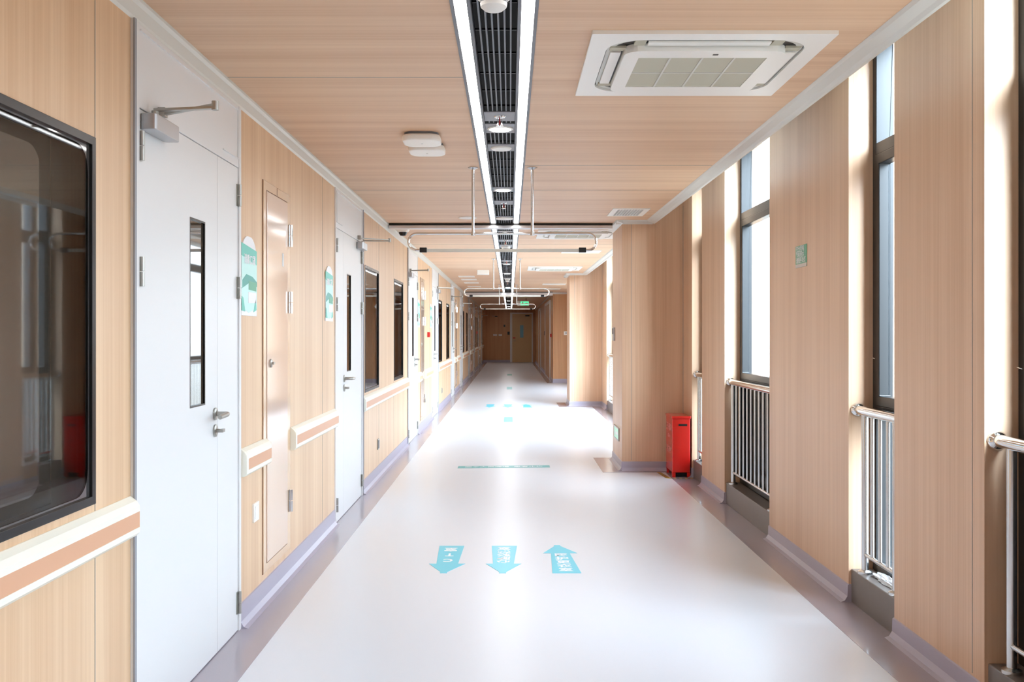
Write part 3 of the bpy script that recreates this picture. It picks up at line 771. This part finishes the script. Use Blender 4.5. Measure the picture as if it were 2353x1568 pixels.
for i, (y, l) in enumerate(((18.4,'nearest of four pale ceiling vents near the left wall'), (19.4,'second of four pale ceiling vents near the left wall'), (20.7,'third of four pale ceiling vents near the left wall'), (22.4,'farthest of four pale ceiling vents near the left wall'))):
    grille(-1.0, -.69, y, y+.45, l, False)
grille(.73, 1.25, 21.3, 21.8, 'nearer pale ceiling vent on the right, beyond the far column', False)
grille(.86, 1.25, 23.6, 24.1, 'farther pale ceiling vent on the right, before the dim end', False)
# ------------------------------------------------------------------ access points, camera, speaker
def ap(x, y, label, s=.105):
    t = thing('wireless_access_point', label, 'access point', (x, y, ZC))
    MB().prism(rrect(x-s*.9, x+s*.9, y-s*.9, y+s*.9, .05, 6), 2, ZC-.012, ZC).build('mount_plate', 'grey_trim', t)
    m = MB().prism(rrect(x-s, x+s, y-s, y+s, .06, 8), 2, ZC-.05, ZC-.012).build('cover_shell', 'plastic', t, bevel=.010)
    MB().cyl((x, y, ZC-.0515), (x, y, ZC-.049), .006, 10).build('status_light', 'plastic_shade', m)
ap(-.49, 5.33, 'nearer of two square white wireless access points on the ceiling')
ap(-.487, 5.62, 'farther of two square white wireless access points on the ceiling')
t = thing('ceiling_box', 'distant white box hung on the ceiling beside the second hanging sign holder', 'box', (-.47, 16.9, ZC))
MB().prism(rrect(-.58, -.37, 16.75, 17.0, .02, 3), 2, ZC-.07, ZC).build('box_shell', 'plastic', t)
t = thing('ceiling_speaker', 'thin round white disc on the ceiling left of the rail hanger', 'speaker', (-.405, 9.13, ZC))
MB().lathe((-.405,9.13,ZC), [(.085,0),(.085,-.006),(.07,-.012),(0,-.013)], 28).build('disc_cover', 'plastic', t)
t = thing('dome_camera', 'white dome security camera under the left cornice', 'camera', (-1.13, 10.1, ZC))
MB().lathe((-1.13,10.1,ZC), [(.07,.003),(.07,-.02),(.055,-.04)], 24).build('camera_base', 'plastic', t)
MB().lathe((-1.13,10.1,ZC), [(.045,-.04),(.042,-.055),(.028,-.075),(0,-.082)], 24).build('camera_dome', 'black', t)
# ------------------------------------------------------------------ exit sign far
t = thing('exit_sign', 'green lit exit sign hanging from the ceiling far down the corridor', 'sign', (.41, 30, 2.22))
B(.23, .59, 29.985, 30.015, 2.205, 2.365).build('sign_box', 'plastic', t)
f = B(.33, .585, 29.98, 29.986, 2.225, 2.345).build('sign_face', 'exit_green', t)
MB().prism([(.35,2.25),(.37,2.25),(.39,2.27),(.41,2.25),(.43,2.25),(.41,2.29),(.42,2.31),(.39,2.33),(.37,2.30)], 1, 29.976, 29.981).build('running_figure', 'white_print', f)
MB().prism([(.46,2.275),(.52,2.275),(.52,2.255),(.56,2.285),(.52,2.315),(.52,2.295),(.46,2.295)], 1, 29.976, 29.981).build('arrow', 'white_print', f)
MB().cyl((.50,30,2.365),(.50,30,ZC),.008,8).build('hanging_rod', 'black', t)
# ================================================================== END WALL
d = sroot('door_30', (.54, YF, 0), label='tan door with blue glass in the end wall')
f = MB(); y0 = YF
f.box(.0, .10, y0-.05, y0, 0, 2.30); f.box(1.0, 1.06, y0-.04, y0, 0, 2.30); f.box(.10, 1.0, y0-.04, y0, 2.24, 2.30)
f.build('door_frame', 'white_frame', d)
lf = B(.10, 1.0, y0-.03, y0, .005, 2.24).build('door_leaf', 'tan_door', d)
B(.46, .62, y0-.034, y0-.03, 1.14, 1.72).build('vision_panel', 'blue_pane', lf)
B(.13, .25, y0-.034, y0-.03, 1.11, 1.15).build('red_label', 'red_matt', lf)
MB().cyl((.15,y0-.03,1.0),(.15,y0-.08,1.0),.012,8).cyl((.15,y0-.08,1.0),(.27,y0-.08,1.0),.010,8).build('handle', 'steel_satin', lf)
B(.70, .90, y0-.08, y0-.03, 2.13, 2.18).build('door_closer', 'black', lf)
t = plate('card_reader', 'black card reader left of the end door', 'reader', -.12, 0.0-.02, YF-.03, YF, 1.28, 1.42, 'black')
t = plate('wall_clock', 'small dark round-cornered device high on the end wall', 'device', -.30, -.22, YF-.03, YF, 1.64, 1.74, 'black')
plate('wall_plaque', 'left one of two small pale plaques on the end wall', 'plaque', -.78, -.60, YF-.015, YF, 1.22, 1.30, 'plastic')
plate('wall_plaque', 'right one of two small pale plaques on the end wall', 'plaque', -.53, -.37, YF-.015, YF, 1.22, 1.30, 'plastic')
t = thing('door_closer', 'small dark closer fitting high on the left of the end wall', 'door closer', (-.62, YF, 2.10))
B(-.70, -.58, YF-.06, YF+.003, 2.10, 2.15).build('closer_body', 'black', t); B(-.85, -.70, YF-.05, YF-.03, 2.14, 2.155).build('closer_arm', 'steel_satin', t)
# right far doors
for i, (a, b) in enumerate(((27.6, 31.2), (36.2, 38.4))):
    d = sroot('door_%d' % (31+i), (1.17, (a+b)/2, 0), label='brown door in the right wall of the dim end')
    MB().box(1.13, 1.17, a-.08, a, 0, 2.3).box(1.13, 1.17, b, b+.08, 0, 2.3).box(1.13, 1.17, a, b, 2.22, 2.3).build('door_frame', 'white_frame', d)
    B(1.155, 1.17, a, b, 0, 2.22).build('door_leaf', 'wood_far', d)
plate('card_reader', 'black reader between the two doors on the right wall of the dim end', 'reader', 1.145, 1.17, 32.0, 32.3, 1.28, 1.42, 'black')
plate('alarm_call_box', 'tiny red alarm box on the right wall of the dim end', 'alarm', 1.135, 1.17, 26.9, 27.2, 1.24, 1.33, 'red_matt')
plate('thermostat', 'small white thermostat beside the far bright column', 'thermostat', 1.46, 1.60, 25.97, 26.0, 1.30, 1.40, 'plastic', (1.49,1.57,25.965,25.971,1.345,1.365), 'grey_trim')
# ================================================================== CAMERA, LIGHT
cam = bpy.data.cameras.new('camera'); co_ = bpy.data.objects.new('camera', cam); C.objects.link(co_)
co_.location = (0, 0, CAM); co_.rotation_euler = (PI/2, 0, 0)
cam.sensor_width = 36; cam.lens = 36*2200/2353; cam.shift_x = .0019; cam.shift_y = -.00765
cam.clip_end = 200; cam.clip_start = .05
bpy.context.scene.camera = co_
w = bpy.data.worlds.new('sky'); bpy.context.scene.world = w; w.use_nodes = True
bg = w.node_tree.nodes['Background']; bg.inputs[0].default_value = (.80, .91, 1.0, 1); bg.inputs[1].default_value = 1.0
_nt = w.node_tree; _tc = _nt.nodes.new('ShaderNodeTexCoord'); _sx = _nt.nodes.new('ShaderNodeSeparateXYZ')
_rp = _nt.nodes.new('ShaderNodeValToRGB'); _mr = _nt.nodes.new('ShaderNodeMapRange')
_mr.inputs['From Min'].default_value = -1; _mr.inputs['From Max'].default_value = 1
_rp.color_ramp.elements[0].position = .46; _rp.color_ramp.elements[0].color = (.30, .31, .30, 1)   # pale ground outside
_rp.color_ramp.elements[1].position = .56; _rp.color_ramp.elements[1].color = (.80, .91, 1.0, 1)   # overcast sky
_nt.links.new(_tc.outputs['Generated'], _sx.inputs[0]); _nt.links.new(_sx.outputs['Z'], _mr.inputs['Value'])
_nt.links.new(_mr.outputs[0], _rp.inputs['Fac']); # brighter part of the overcast sky where the sun sits behind the cloud
_dp = _nt.nodes.new('ShaderNodeVectorMath'); _dp.operation = 'DOT_PRODUCT'; _dp.inputs[1].default_value = (.287, -.788, .545)
_nv = _nt.nodes.new('ShaderNodeVectorMath'); _nv.operation = 'NORMALIZE'
_mx = _nt.nodes.new('ShaderNodeMath'); _mx.operation = 'MAXIMUM'; _mx.inputs[1].default_value = 0
_pw = _nt.nodes.new('ShaderNodeMath'); _pw.operation = 'POWER'; _pw.inputs[1].default_value = 18
_ad = _nt.nodes.new('ShaderNodeMath'); _ad.operation = 'MULTIPLY_ADD'; _ad.inputs[1].default_value = 85; _ad.inputs[2].default_value = 11
_sc = _nt.nodes.new('ShaderNodeVectorMath'); _sc.operation = 'SCALE'
_nt.links.new(_tc.outputs['Generated'], _nv.inputs[0]); _nt.links.new(_nv.outputs[0], _dp.inputs[0]); _nt.links.new(_dp.outputs['Value'], _mx.inputs[0])
_nt.links.new(_mx.outputs[0], _pw.inputs[0]); _nt.links.new(_pw.outputs[0], _ad.inputs[0])
_nt.links.new(_rp.outputs[0], _sc.inputs[0]); _nt.links.new(_ad.outputs[0], _sc.inputs['Scale'])
_nt.links.new(_sc.outputs[0], bg.inputs[0])
sc = bpy.context.scene
sc.view_settings.view_transform = 'Standard'; sc.view_settings.look = 'None'; sc.view_settings.exposure = 0.25; sc.view_settings.gamma = 1
sc.view_settings.use_curve_mapping = False
sc.cycles.max_bounces = 14; sc.cycles.diffuse_bounces = 9; sc.cycles.glossy_bounces = 5; sc.cycles.transparent_max_bounces = 16
sc.cycles.use_denoising = True
sc.cycles.sample_clamp_indirect = 6
sc.cycles.caustics_reflective = False; sc.cycles.caustics_refractive = False
